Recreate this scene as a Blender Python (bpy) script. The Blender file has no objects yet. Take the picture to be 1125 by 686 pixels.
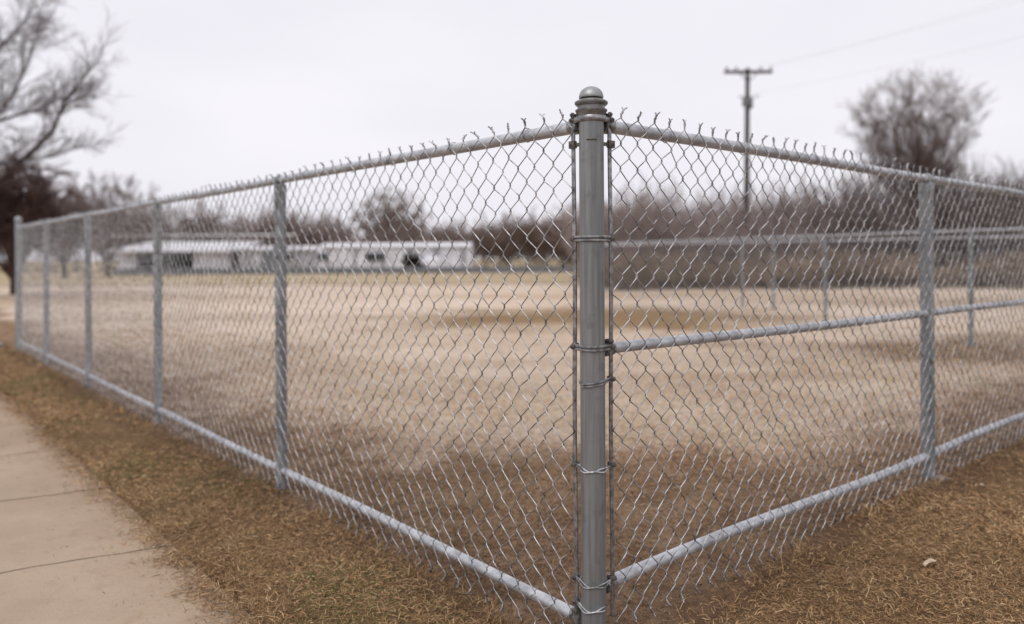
import bpy, math, random
import numpy as np
from mathutils import Vector
random.seed(7)
rng = np.random.default_rng(11)
R = math.radians
sc = bpy.context.scene
col = sc.collection

# ------------------------------------------------------------------ layout
EYE = 1.62
CX, CY = 0.327, 3.2                      # corner post
DL = np.array([-0.645, 0.764]); DL /= np.linalg.norm(DL)   # left fence run
DR = np.array([DL[1], -DL[0]])                              # right fence run
C2 = np.array([CX, CY])


def sstep(a, b, x):
    t = np.clip((np.asarray(x, float) - a) / (b - a), 0, 1)
    return t * t * (3 - 2 * t)


_ph = rng.uniform(0, 6.28, (24, 2)); _dir = rng.uniform(0, 6.28, 24)


def wob(x, y, scale, k0=0, n=6):
    """smooth pseudo noise in about -1..1"""
    s = 0
    for i in range(n):
        a = _dir[(k0 + i) % 24]; f = scale * (1 + 0.37 * i)
        s = s + np.sin(f * (x * math.cos(a) + y * math.sin(a)) + _ph[(k0 + i) % 24, 0]) / (1 + 0.35 * i)
    return s / 2.6


def ground_z(x, y):
    x = np.asarray(x, float); y = np.asarray(y, float)
    r = (x - CX) * DR[0] + (y - CY) * DR[1]
    near = 1 - sstep(12, 30, np.hypot(x, y))
    walk = sstep(-0.6, -1.2, r)
    return 0.12 * sstep(-0.1, 2.2, r) + near * (1 - walk) * (0.012 * wob(x, y, 2.1, 3) + 0.006 * wob(x, y, 7.0, 9)) - 0.03 * walk


# ------------------------------------------------------------------ helpers
class MB:
    def __init__(s):
        s.v = []; s.f = []; s.n = 0

    def add(s, v, f):
        v = np.asarray(v, float).reshape(-1, 3)
        s.v.append(v); s.f.extend([tuple(i + s.n for i in q) for q in f]); s.n += len(v)

    def tube(s, pts, rad, sides=12, cap=True):
        pts = [Vector(p) for p in pts]; n = len(pts)
        rad = [rad] * n if np.isscalar(rad) else rad
        out = []; up = None
        for i, p in enumerate(pts):
            t = (pts[min(i + 1, n - 1)] - pts[max(i - 1, 0)])
            if t.length < 1e-9: t = Vector((0, 0, 1))
            t.normalize()
            if up is None:
                up = Vector((0, 0, 1)) if abs(t.z) < 0.9 else Vector((1, 0, 0))
            sd = t.cross(up)
            if sd.length < 1e-5: sd = t.orthogonal()
            sd.normalize(); up = sd.cross(t).normalized()
            for k in range(sides):
                a = 2 * math.pi * k / sides
                out.append(p + (sd * math.cos(a) + up * math.sin(a)) * rad[i])
        f = []
        for i in range(n - 1):
            for k in range(sides):
                k2 = (k + 1) % sides
                f.append((i * sides + k, (i + 1) * sides + k, (i + 1) * sides + k2, i * sides + k2))
        if cap:
            f.append(tuple(range(sides))); f.append(tuple(reversed(range((n - 1) * sides, n * sides))))
        s.add([tuple(p) for p in out], f)

    def lathe(s, c, prof, sides=32):
        out = []; n = len(prof)
        for (r, z) in prof:
            for k in range(sides):
                a = 2 * math.pi * k / sides
                out.append((c[0] + r * math.cos(a), c[1] + r * math.sin(a), c[2] + z))
        f = []
        for i in range(n - 1):
            for k in range(sides):
                k2 = (k + 1) % sides
                f.append((i * sides + k, i * sides + k2, (i + 1) * sides + k2, (i + 1) * sides + k))
        f.append(tuple(reversed(range(sides)))); f.append(tuple(range((n - 1) * sides, n * sides)))
        s.add(out, f)

    def box(s, c, size, ax=None):
        """ax: 2-D unit vector of the local x axis"""
        ax = np.array(ax if ax is not None else (1, 0), float); ay = np.array((-ax[1], ax[0]))
        v = []
        for dz in (-1, 1):
            for dx, dy in ((-1, -1), (1, -1), (1, 1), (-1, 1)):
                p = ax * dx * size[0] / 2 + ay * dy * size[1] / 2
                v.append((c[0] + p[0], c[1] + p[1], c[2] + dz * size[2] / 2))
        s.add(v, [(3, 2, 1, 0), (4, 5, 6, 7), (0, 1, 5, 4), (1, 2, 6, 5), (2, 3, 7, 6), (3, 0, 4, 7)])

    def ribbon_path(s, pts2, z, h, th):
        """vertical strap of height h, thickness th along a plan path"""
        p = np.array(pts2, float); n = len(p)
        t = np.gradient(p, axis=0); t /= np.linalg.norm(t, axis=1)[:, None] + 1e-9
        nn = np.stack([t[:, 1], -t[:, 0]], 1)
        v = []
        for i in range(n):
            for (o, dz) in ((-.5, -.5), (.5, -.32), (.62, 0), (.5, .32), (-.5, .5)):
                q = p[i] + nn[i] * o * th
                v.append((q[0], q[1], z[i] + dz * h if hasattr(z, '__len__') else z + dz * h))
        f = []
        for i in range(n - 1):
            for k in range(5):
                k2 = (k + 1) % 5
                f.append((i * 5 + k, i * 5 + k2, (i + 1) * 5 + k2, (i + 1) * 5 + k))
        f.append((4, 3, 2, 1, 0)); f.append(tuple((n - 1) * 5 + k for k in range(5)))
        s.add(v, f)

    def build(s, name, mat, parent=None, smooth=40):
        me = bpy.data.meshes.new(name)
        me.from_pydata(np.concatenate(s.v).tolist(), [], s.f)
        return finish(me, name, mat, parent, smooth)


def finish(me, name, mat, parent=None, smooth=40):
    me.validate(clean_customdata=False)
    if mat is not None: me.materials.append(mat)
    if smooth:
        me.polygons.foreach_set('use_smooth', np.ones(len(me.polygons), bool))
        if smooth < 180: me.set_sharp_from_angle(angle=R(smooth))
    o = bpy.data.objects.new(name, me); col.objects.link(o)
    put(o, parent)
    return o


def put(o, parent):
    if parent is None: return
    o.parent = parent
    if parent.type == 'EMPTY':           # meshes are written in world coordinates
        o.location = -Vector(parent.location)


def fast_mesh(name, V, F, mat, parent=None, smooth=True, colr=None):
    """V (n,3), F (m,k) arrays"""
    me = bpy.data.meshes.new(name)
    m, k = F.shape
    me.vertices.add(len(V)); me.vertices.foreach_set('co', np.ascontiguousarray(V, np.float32).ravel())
    me.loops.add(m * k); me.loops.foreach_set('vertex_index', np.ascontiguousarray(F, np.int32).ravel())
    me.polygons.add(m); me.polygons.foreach_set('loop_start', np.arange(0, m * k, k, dtype=np.int32))
    me.update(calc_edges=True)
    if smooth: me.polygons.foreach_set('use_smooth', np.ones(m, bool))
    if colr is not None:
        a = me.color_attributes.new('tint', 'FLOAT_COLOR', 'POINT')
        a.data.foreach_set('color', np.ascontiguousarray(np.concatenate([colr, np.ones((len(colr), 1))], 1), np.float32).ravel())
    me.materials.append(mat)
    o = bpy.data.objects.new(name, me); col.objects.link(o); put(o, parent)
    return o


def tubes(PL, rad, sides, ref):
    """PL (N,P,3) polylines -> verts, quads"""
    PL = np.asarray(PL, float); N, P, _ = PL.shape
    T = np.empty_like(PL); T[:, 1:-1] = PL[:, 2:] - PL[:, :-2]; T[:, 0] = PL[:, 1] - PL[:, 0]; T[:, -1] = PL[:, -1] - PL[:, -2]
    T /= np.linalg.norm(T, axis=2, keepdims=True) + 1e-9
    S = np.cross(T, np.asarray(ref, float)); S /= np.linalg.norm(S, axis=2, keepdims=True) + 1e-9
    U = np.cross(S, T)
    a = np.arange(sides) * 2 * math.pi / sides + 0.4
    rad = np.broadcast_to(rad, (N, P))
    V = PL[:, :, None, :] + rad[:, :, None, None] * (S[:, :, None, :] * np.cos(a)[None, None, :, None] + U[:, :, None, :] * np.sin(a)[None, None, :, None])
    idx = np.arange(N * P * sides).reshape(N, P, sides)
    A = idx[:, :-1]; B = idx[:, 1:]
    F = np.stack([A, B, np.roll(B, -1, 2), np.roll(A, -1, 2)], -1).reshape(-1, 4)
    return V.reshape(-1, 3), F


def merge(parts):
    Vs, Fs, n = [], [], 0
    for V, F in parts:
        Vs.append(V); Fs.append(F + n); n += len(V)
    return np.concatenate(Vs), np.concatenate(Fs)


def tag(o, label=None, cat=None, group=None, kind=None):
    if label: o['label'] = label
    if cat: o['category'] = cat
    if group: o['group'] = group
    if kind: o['kind'] = kind
    return o


def thing(name, loc, label, cat, group=None):
    o = bpy.data.objects.new(name, None); col.objects.link(o)
    o.location = loc; o.empty_display_size = 0.3
    return tag(o, label, cat, group)


# ------------------------------------------------------------------ materials
class NT:
    def __init__(s, name):
        s.m = bpy.data.materials.new(name); s.m.use_nodes = True
        s.t = s.m.node_tree; s.b = s.t.nodes['Principled BSDF']
        s.pos = s.t.nodes.new('ShaderNodeNewGeometry').outputs['Position']

    def set(s, sock, v):
        if isinstance(v, bpy.types.NodeSocket): s.t.links.new(v, sock)
        elif v is not None:
            if hasattr(sock.default_value, '__len__') and len(sock.default_value) == 4 and len(v) == 3: v = (*v, 1)
            sock.default_value = v

    def math(s, op, a, b=None, c=None, clamp=False):
        n = s.t.nodes.new('ShaderNodeMath'); n.operation = op; n.use_clamp = clamp
        for i, v in enumerate((a, b, c)):
            if v is not None: s.set(n.inputs[i], v)
        return n.outputs[0]

    def vm(s, op, a, b=None):
        n = s.t.nodes.new('ShaderNodeVectorMath'); n.operation = op
        s.set(n.inputs[0], a)
        if b is not None: s.set(n.inputs[1], b)
        return n.outputs['Value'] if op in ('DOT_PRODUCT', 'LENGTH') else n.outputs[0]

    def noise(s, scale, detail=4, rough=0.55, vec=None, dist=0.0):
        n = s.t.nodes.new('ShaderNodeTexNoise')
        s.set(n.inputs['Vector'], vec if vec is not None else s.pos)
        n.inputs['Scale'].default_value = scale; n.inputs['Detail'].default_value = detail
        n.inputs['Roughness'].default_value = rough; n.inputs['Distortion'].default_value = dist
        return n.outputs[0]

    def ss(s, a, b, x):
        n = s.t.nodes.new('ShaderNodeMapRange'); n.interpolation_type = 'SMOOTHSTEP'
        s.set(n.inputs[0], x)
        if a <= b: n.inputs[1].default_value, n.inputs[2].default_value = a, b
        else:
            n.inputs[1].default_value, n.inputs[2].default_value = b, a
            n.inputs[3].default_value, n.inputs[4].default_value = 1, 0
        return n.outputs[0]

    def mix(s, f, a, b, mode='MIX'):
        n = s.t.nodes.new('ShaderNodeMix'); n.data_type = 'RGBA'; n.blend_type = mode
        s.set(n.inputs[0], f); s.set(n.inputs[6], a); s.set(n.inputs[7], b)
        return n.outputs[2]

    def bump(s, h, strength, dist=0.01):
        n = s.t.nodes.new('ShaderNodeBump'); s.set(n.inputs['Height'], h)
        n.inputs['Strength'].default_value = strength; n.inputs['Distance'].default_value = dist
        s.t.links.new(n.outputs[0], s.b.inputs['Normal'])

    def out(s, c=None, rough=None, metal=None, spec=None):
        s.set(s.b.inputs['Base Color'], c); s.set(s.b.inputs['Roughness'], rough); s.set(s.b.inputs['Metallic'], metal)
        if spec is not None: s.b.inputs['Specular IOR Level'].default_value = spec
        return s.m


def metal(name, a, b, metalness=0.6, rough=0.5, streak=(60, 60, 2.5), rust=0.0, bump=0.15):
    n = NT(name)
    v = n.vm('MULTIPLY', n.pos, streak)
    s1 = n.noise(1.0, 5, 0.6, v); s2 = n.noise(14, 4, 0.6)
    c = n.mix(n.ss(0.3, 0.7, s1), a, b)
    c = n.mix(n.math('MULTIPLY', n.ss(0.52, 0.75, s2), 0.45), c, tuple(x * 0.55 for x in a))
    if rust: c = n.mix(n.math('MULTIPLY', n.ss(0.55, 0.72, n.noise(9, 5, 0.65)), rust), c, (0.09, 0.055, 0.035))
    n.bump(n.noise(160, 3), bump, 0.002)
    return n.out(c, n.math('MULTIPLY_ADD', s2, 0.25, rough - 0.12), metalness)


M = {}
M['post'] = metal('aged galvanised post', (0.165, 0.170, 0.172), (0.265, 0.270, 0.270), 0.35, 0.5, (70, 70, 2.2), 0.12)
M['collar'] = metal('weathered collar', (0.15, 0.15, 0.148), (0.30, 0.30, 0.295), 0.5, 0.45, (30, 30, 60), 0.45)
M['cap'] = metal('cast aluminium', (0.27, 0.285, 0.28), (0.38, 0.40, 0.39), 0.5, 0.42, (25, 25, 25), 0.15)
M['rail'] = metal('galvanised pipe', (0.40, 0.415, 0.44), (0.64, 0.66, 0.69), 0.4, 0.40, (12, 12, 12), 0.12)
M['linepost'] = metal('galvanised line post', (0.19, 0.205, 0.215), (0.33, 0.345, 0.355), 0.45, 0.48, (22, 22, 2), 0.1)
M['wire'] = metal('weathered wire with painted glints', (0.10, 0.098, 0.096), (0.66, 0.66, 0.68), 0.75, 0.36, (16, 16, 16), 0.3, 0.0)  # light and dark tones paint glints and shaded sides, besides real rust
M['band'] = metal('pressed steel band', (0.15, 0.15, 0.15), (0.42, 0.42, 0.43), 0.65, 0.38, (40, 40, 40), 0.4)
M['bolt'] = metal('rusty bolt', (0.09, 0.082, 0.075), (0.18, 0.16, 0.14), 0.4, 0.6, (40, 40, 40), 0.7)
M['farwire'] = metal('far fence wire', (0.26, 0.27, 0.285), (0.36, 0.375, 0.395), 0.3, 0.6, (30, 30, 30), 0.0, 0.0)


def ground_mat():
    n = NT('dry field and verge')
    P = n.pos
    rel = n.vm('SUBTRACT', P, (CX, CY, 0))
    r = n.vm('DOT_PRODUCT', rel, (DR[0], DR[1], 0)); q = n.vm('DOT_PRODUCT', rel, (DL[0], DL[1], 0))
    d = n.math('MINIMUM', r, q)
    n0 = n.noise(0.12, 4); n1 = n.noise(0.45, 4, 0.6); n2 = n.noise(2.6, 5, 0.6); n3 = n.noise(22, 6, 0.7); n4 = n.noise(95, 4, 0.7)
    streak = n.noise(1.0, 5, 0.62, n.vm('MULTIPLY', P, (0.16, 0.7, 1)))
    tan = n.mix(n.ss(0.35, 0.65, streak), (0.66, 0.54, 0.43), (0.54, 0.43, 0.335))
    tan = n.mix(n.math('MULTIPLY', n.ss(0.48, 0.72, n2), 0.35), tan, (0.38, 0.275, 0.185))
    sep = n.t.nodes.new('ShaderNodeSeparateXYZ'); n.t.links.new(P, sep.inputs[0]); X, Y = sep.outputs[0], sep.outputs[1]
    # olive grass strip at the far side, thin dark edge in front of it
    tan = n.mix(n.ss(44, 50, n.math('MULTIPLY_ADD', n1, 8.0, n.math('SUBTRACT', Y, 4.0))), tan, n.mix(n1, (0.46, 0.365, 0.235), (0.36, 0.285, 0.18)))
    e = n.math('ABSOLUTE', n.math('SUBTRACT', n.math('MULTIPLY_ADD', n1, 3.0, Y), 46.5))
    tan = n.mix(n.math('MULTIPLY', n.ss(2.4, 0.5, e), n.math('MULTIPLY', n.ss(14, 4, X), 0.85)), tan, (0.22, 0.155, 0.10))

    def ell(c, cx, cy, rx, ry, colr, amt):
        v = n.vm('MULTIPLY', n.vm('SUBTRACT', P, (cx, cy, 0)), (1 / rx, 1 / ry, 0))
        l = n.math('MULTIPLY_ADD', n.math('SUBTRACT', n1, 0.5), 1.6, n.vm('LENGTH', v))
        l = n.math('MULTIPLY_ADD', n.math('SUBTRACT', n2, 0.5), 0.7, l)
        return n.mix(n.math('MULTIPLY', n.ss(1.25, 0.35, l), amt), c, colr)
    br = (0.17, 0.105, 0.062)
    tan = ell(tan, 2.2, 19.5, 6.0, 4.2, (0.23, 0.15, 0.075), 0.95)
    tan = ell(tan, 7, 30, 12, 3.0, (0.36, 0.25, 0.15), 0.6)
    tan = ell(tan, 8.8, 12.2, 5.5, 2.6, br, 0.95)
    tan = ell(tan, 4.6, 6.6, 1.6, .55, br, 0.8)
    tan = ell(tan, 3.2, 9.8, 2.2, .5, (0.36, 0.26, 0.17), 0.6)
    tan = ell(tan, 14, 25, 8, 3.5, (0.24, 0.16, 0.09), 0.6)
    tan = ell(tan, -17, 30, 9, 4.5, (0.33, 0.235, 0.15), 0.6)
    tan = ell(tan, -9, 20, 5, 2.2, (0.36, 0.27, 0.19), 0.5)
    tan = ell(tan, -5.5, 12, 3.5, 2.4, (0.36, 0.28, 0.22), 0.6)
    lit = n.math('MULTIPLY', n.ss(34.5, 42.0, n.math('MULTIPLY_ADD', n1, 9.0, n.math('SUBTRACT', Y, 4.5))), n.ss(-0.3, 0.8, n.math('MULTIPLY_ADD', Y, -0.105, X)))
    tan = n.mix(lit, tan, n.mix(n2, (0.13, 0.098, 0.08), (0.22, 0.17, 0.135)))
    # worn brown strip inside the fence
    dd = n.math('MULTIPLY_ADD', n.math('SUBTRACT', n1, 0.5), 2.4, n.math('MULTIPLY_ADD', n.math('SUBTRACT', n2, 0.5), 1.5, d))
    dc = n.math('MULTIPLY_ADD', n.math('SUBTRACT', n1, 0.5), 2.0, n.math('MULTIPLY_ADD', n.math('SUBTRACT', n2, 0.5), 1.4, n.vm('LENGTH', rel)))
    wear = n.math('MAXIMUM', n.ss(1.55, 0.5, dd), n.ss(3.7, 2.5, dc))
    c = n.mix(wear, tan, n.mix(n.ss(0.35, 0.65, n2), (0.185, 0.115, 0.068), (0.29, 0.195, 0.125)))
    # verge outside
    verge = n.mix(n.ss(0.35, 0.65, n2), (0.165, 0.098, 0.05), (0.25, 0.158, 0.083))
    verge = n.mix(n.math('MULTIPLY', n.ss(0.5, 0.7, n1), 0.5), verge, (0.125, 0.098, 0.04))
    verge = n.mix(n.ss(-0.45, -0.05, n.math('MULTIPLY_ADD', n.math('SUBTRACT', n2, 0.5), 0.5, d)), verge, (0.115, 0.066, 0.038))  # dark bare soil along the fence, doubling as painted contact shade
    c = n.mix(n.ss(0.12, -0.2, n.math('MULTIPLY_ADD', n.math('SUBTRACT', n2, 0.5), 0.3, d)), c, verge)
    c = n.mix(n.math('MULTIPLY', n.ss(0.42, 0.62, n3), n.ss(22, 5, Y)), c, n.mix(0.5, c, (0.06, 0.038, 0.022)))
    near = n.ss(14, 5, Y)
    c = n.mix(n.math('MULTIPLY', n.ss(0.45, 0.65, n4), n.math('MULTIPLY', near, 0.45)), c, (0.07, 0.045, 0.027))
    n.bump(n.math('ADD', n3, n.math('MULTIPLY', n4, 0.6)), 0.5, 0.02)
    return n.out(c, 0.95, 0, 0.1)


def concrete_mat():
    n = NT('worn concrete')
    n1 = n.noise(0.8, 5, 0.6); n2 = n.noise(6, 5, 0.65); n3 = n.noise(85, 3, 0.75); n4 = n.noise(34, 4, 0.75)
    c = n.mix(n.ss(0.3, 0.7, n1), (0.345, 0.264, 0.192), (0.43, 0.335, 0.25))
    c = n.mix(n.math('MULTIPLY', n.ss(0.5, 0.75, n2), 0.35), c, (0.27, 0.185, 0.13))
    c = n.mix(n.math('MULTIPLY', n.ss(0.58, 0.70, n3), 0.65), c, (0.15, 0.10, 0.07))
    c = n.mix(n.math('MULTIPLY', n.ss(0.40, 0.30, n3), 0.35), c, (0.52, 0.42, 0.33))
    c = n.mix(n.math('MULTIPLY', n.ss(0.68, 0.76, n4), 0.55), c, (0.12, 0.085, 0.06))
    rel = n.vm('SUBTRACT', n.pos, (CX, CY, 0)); r = n.vm('DOT_PRODUCT', rel, (DR[0], DR[1], 0))
    rr = n.math('MULTIPLY_ADD', n.math('SUBTRACT', n2, 0.5), 0.45, n.math('MULTIPLY_ADD', n.math('SUBTRACT', n4, 0.5), 0.8, r))
    c = n.mix(n.math('MULTIPLY', n.ss(-1.5, -0.95, rr), 0.35), c, (0.26, 0.175, 0.11))
    c = n.mix(n.math('MULTIPLY', n.ss(-1.08, -0.91, rr), 0.92), c, n.mix(n.ss(0.4, 0.6, n4), (0.10, 0.063, 0.033), (0.21, 0.135, 0.07)))
    n.bump(n.math('ADD', n3, n4), 0.35, 0.004)
    return n.out(c, 0.9, 0, 0.2)


def plain(name, a, b, scale=3, rough=0.85, bump=0.0, stretch=(1, 1, 1), metalness=0.0):
    n = NT(name)
    t = n.noise(scale, 5, 0.65, n.vm('MULTIPLY', n.pos, stretch))
    c = n.mix(n.ss(0.33, 0.67, t), a, b)
    if bump: n.bump(n.noise(scale * 6, 4), bump, 0.01)
    return n.out(c, rough, metalness, 0.2)


def tint_mat(name, rough=0.9):
    n = NT(name)
    a = n.t.nodes.new('ShaderNodeAttribute'); a.attribute_name = 'tint'
    return n.out(a.outputs['Color'], rough, 0, 0.15)


M['ground'] = ground_mat()
M['concrete'] = concrete_mat()
M['soil'] = plain('joint soil', (0.025, 0.018, 0.013), (0.05, 0.035, 0.024), 20)
M['drive'] = plain('old driveway', (0.25, 0.22, 0.20), (0.33, 0.29, 0.26), 1.5, 0.9, 0.2)
M['grass'] = tint_mat('dead grass blades')
M['twig'] = tint_mat('bare twigs')
M['bark'] = plain('dark bark', (0.045, 0.034, 0.03), (0.085, 0.066, 0.058), 6, 0.95, 0.4, (1, 1, 0.25))
M['pole'] = plain('weathered pole timber', (0.055, 0.047, 0.042), (0.10, 0.088, 0.08), 3, 0.9, 0.2, (4, 4, 0.4))
M['insul'] = plain('grey porcelain', (0.12, 0.12, 0.12), (0.18, 0.18, 0.18), 5, 0.4)
M['cable'] = plain('grey cable', (0.45, 0.45, 0.47), (0.52, 0.52, 0.54), 2, 0.6)
M['white'] = plain('weathered white cladding', (0.46, 0.46, 0.50), (0.80, 0.80, 0.85), .55, 0.7, 0.1, (1.6, 1.6, 0.3))
M['greywhite'] = plain('grey white cladding', (0.34, 0.34, 0.37), (0.62, 0.62, 0.66), .8, 0.7, 0.1, (1.6, 1.6, 0.3))
M['roof'] = plain('pale tin roof', (0.68, 0.68, 0.71), (0.82, 0.82, 0.85), 0.9, 0.5, 0.0, (1.5, 0.3, 1), 0.1)
M['dark'] = plain('dark bay shade and post', (0.05, 0.05, 0.055), (0.09, 0.085, 0.085), 2)  # painted shade of the open bay, shared by the roof post
M['glass'] = plain('dark window', (0.04, 0.045, 0.05), (0.08, 0.085, 0.095), 1, 0.25)
M['greyboard'] = plain('grey boards', (0.13, 0.135, 0.15), (0.19, 0.20, 0.22), 2)
M['leaf'] = plain('pale dead leaf', (0.42, 0.32, 0.23), (0.55, 0.44, 0.34), 60)
M['stone'] = plain('pale footing', (0.17, 0.125, 0.09), (0.30, 0.24, 0.19), 30, 0.9, 0.3)

# ------------------------------------------------------------------ ground
ax = np.linspace(-1, 1, 361)
gx = np.sign(ax) * (6.0 * np.abs(ax) + 894 * np.abs(ax) ** 6)
gy = gx + 5.0
GX, GY = np.meshgrid(gx, gy, indexing='ij')
GZ = ground_z(GX, GY)
V = np.stack([GX, GY, GZ], -1).reshape(-1, 3)
ii = np.arange(361 * 361).reshape(361, 361)
F = np.stack([ii[:-1, :-1], ii[1:, :-1], ii[1:, 1:], ii[:-1, 1:]], -1).reshape(-1, 4)
tag(fast_mesh('ground', V, F, M['ground']), kind='structure')


def world_rt(r, t):
    return C2[0] + DR[0] * r + DL[0] * t, C2[1] + DR[1] * r + DL[1] * t


# sidewalk: slabs with soil joints, r from -2.7 to about -1.05
def edge_r(t): return -0.955 + 0.004 * (t - 1.2)


JD = np.array([0.883, 0.469])                      # joint direction
jr = JD @ DR; jt = JD @ DL                         # joint in (r,t): t rises with slope jt/jr
js = jt / jr
mb = MB()
bounds = [-9.2 + 1.48 * k for k in range(18)]      # t at r = -1.1
t0 = 0.97                                          # a joint passes through (x=-1.44,y=3.49) etc.
ts = [t0 + 1.47 * k for k in range(-6, 10)]
for k in range(len(ts) - 1):
    ra, rb, nr = -2.95, -0.88, 44
    rows = []
    for (tb, sg) in ((ts[k], 1), (ts[k + 1], -1)):
        row = []
        for i in range(nr + 1):
            f = i / nr
            t_edge = tb
            r = ra + (edge_r(t_edge) + 0.02 - ra) * f
            gap = (0.0095 + 0.003 * math.sin(13 * r + k) * math.sin(31 * r + 2 * k) + random.uniform(-0.0015, 0.0015))
            w = 0.008 * math.sin(7 * r + 1.7 * (ts.index(tb))) + 0.004 * math.sin(23 * r + ts.index(tb))
            t = tb + js * (r + 1.1) + w + sg * gap
            row.append(world_rt(r, t))
        rows.append(row)
    tilt = random.uniform(-0.003, 0.003)
    v = []
    for j in range(9):
        g = j / 8
        for i in range(nr + 1):
            a, b = rows[0][i], rows[1][i]
            v.append((a[0] + (b[0] - a[0]) * g, a[1] + (b[1] - a[1]) * g, 0.0 + tilt * (g - 0.5)))
    nb = len(v)
    f = []
    for j in range(8):
        for i in range(nr):
            q = j * (nr + 1) + i
            f.append((q, q + 1, q + nr + 2, q + nr + 1))
    for j in (0, 8):                                # joint faces
        s0 = len(v)
        for i in range(nr + 1):
            p = v[j * (nr + 1) + i]; v.append((p[0], p[1], -0.045))
        for i in range(nr):
            q = j * (nr + 1) + i
            f.append((q, s0 + i, s0 + i + 1, q + 1) if j == 0 else (q, q + 1, s0 + i + 1, s0 + i))
    mb.add(v, f)
tag(mb.build('sidewalk', M['concrete'], smooth=30), kind='structure')
mb = MB()
pts = [world_rt(-2.97, ts[0] - 3), world_rt(-0.95, ts[0] - 1), world_rt(-0.92, ts[-1]), world_rt(-2.97, ts[-1] - 2)]
mb.add([(p[0], p[1], -0.022) for p in pts], [(0, 1, 2, 3)])
tag(mb.build('joint_soil', M['soil'], smooth=0), kind='structure')

# driveway crossing beyond the end of the left fence
mb = MB()
pts = []
for i in range(25):
    f = i / 24
    for tt in (15.2 + 0.25 * math.sin(9 * f), 22.5 + 0.4 * math.sin(6 * f)):
        x, y = world_rt(-16 + 15.9 * f, tt + 0.0 * f)
        pts.append((x, y, max(float(ground_z(x, y)), -0.02) + 0.02))
mb.add(pts, [(2 * i, 2 * i + 1, 2 * i + 3, 2 * i + 2) for i in range(24)])
tag(mb.build('driveway', M['drive']), kind='structure')

# ------------------------------------------------------------------ chain link
def chain_mesh(origin, d, nrm, L, zbot, ztop, w=0.116, h=0.127, wr=0.0025, detail=True, off=0.034, amp=1.0):
    """zbot/ztop: functions of distance along the run"""
    cw = w / 2
    nw = int(L / cw)
    zb, zt = zbot(0), ztop(0)
    K = int(round((zt - zb) / (h / 2)))
    ncol = nw + 2
    u = np.arange(ncol)[:, None] * cw + np.zeros((1, K + 1))
    kk = np.arange(K + 1)[None, :] / K
    ub = u.copy()
    zz = np.vectorize(zbot)(ub) * (1 - kk) + np.vectorize(ztop)(ub) * kk
    du = amp * (0.006 * np.sin(1.9 * u + 2.3 * zz) + 0.006 * np.sin(3.7 * zz - 1.1 * u + 1) + rng.normal(0, 0.0034, u.shape) + rng.normal(0, 0.012, u.shape) * (rng.uniform(0, 1, u.shape) < .05))
    dz = amp * (0.007 * np.sin(2.6 * u + 1.3 * zz) + 0.004 * np.sin(6.1 * u) + rng.normal(0, 0.0028, u.shape))
    dv = amp * (0.006 * np.sin(1.3 * u + 2.0 * zz) + 0.004 * np.sin(4.1 * zz + 2.2 * u))
    nu, nz, nv = u + du, zz + dz, off + 0.006 + np.abs(dv)
    j = np.arange(nw)
    pts = []
    for k in range(K + 1):
        right = ((j + k) % 2 == 1)
        c = np.where(right, j + 1, j)
        U, Z, Vv = nu[c, k], nz[c, k], nv[c, k]
        sg = np.where(right, 1.0, -1.0)
        if detail:
            dl, e, dd = 0.0085, 0.0030, 0.0042
            pts.append(np.stack([U - sg * 0.001, Vv + sg * dd, Z - dl], 1))
            pts.append(np.stack([U + sg * e, Vv, Z], 1))
            pts.append(np.stack([U - sg * 0.001, Vv - sg * dd, Z + dl], 1))
        else:
            pts.append(np.stack([U, Vv, Z], 1))
    PL = np.stack(pts, 1)                           # (nw, P, 3) in (u, v, z)
    parts = [tubes(PL, wr, 5 if detail else 3, (0, 1, 0))]
    # twisted barbs above and below
    for (k, sgn, hh) in ((K, 1, 0.026), (0, -1, 0.030)):
        cols = np.array([c for c in range(1, nw) if (c + k) % 2 == 0])
        n = len(cols); s = np.linspace(0, 1, 7)
        tilt = rng.normal(0.42, 0.34, n); tv = rng.normal(0.12 if sgn > 0 else 0.2, 0.22, n)
        ln = hh * rng.uniform(0.85, 1.2, n); ph = rng.uniform(0, 6.28, n)
        for side in (0, math.pi):
            q = []
            for si in s:
                a = ph + side + si * 2.2 * math.pi
                rr = 0.0034 if si < 0.8 else 0.0034 + (si - 0.8) * 0.038
                a = np.where(si > 0.7, ph + side + 0.7 * 2.2 * math.pi, a)
                q.append(np.stack([nu[cols, k] + tilt * ln * si + rr * np.cos(a), nv[cols, k] + tv * ln * si + rr * np.sin(a), nz[cols, k] + sgn * ln * (si + 0.1)], 1))
            if detail: parts.append(tubes(np.stack(q, 1), wr * 1.25, 5, (0.3, 1, 0.1)))
            else: parts.append(tubes(np.stack([q[0], q[3], q[6]], 1), wr * 1.2, 3, (0.3, 1, 0.1)))
    Vv, Ff = merge(parts)
    W = np.empty_like(Vv)
    W[:, 0] = origin[0] + Vv[:, 0] * d[0] + Vv[:, 1] * nrm[0]
    W[:, 1] = origin[1] + Vv[:, 0] * d[1] + Vv[:, 1] * nrm[1]
    W[:, 2] = Vv[:, 2]
    return W, Ff


def P3(o, d, u, z, nrm=(0, 0), v=0.0):
    return (o[0] + d[0] * u + nrm[0] * v, o[1] + d[1] * u + nrm[1] * v, z)


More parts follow.
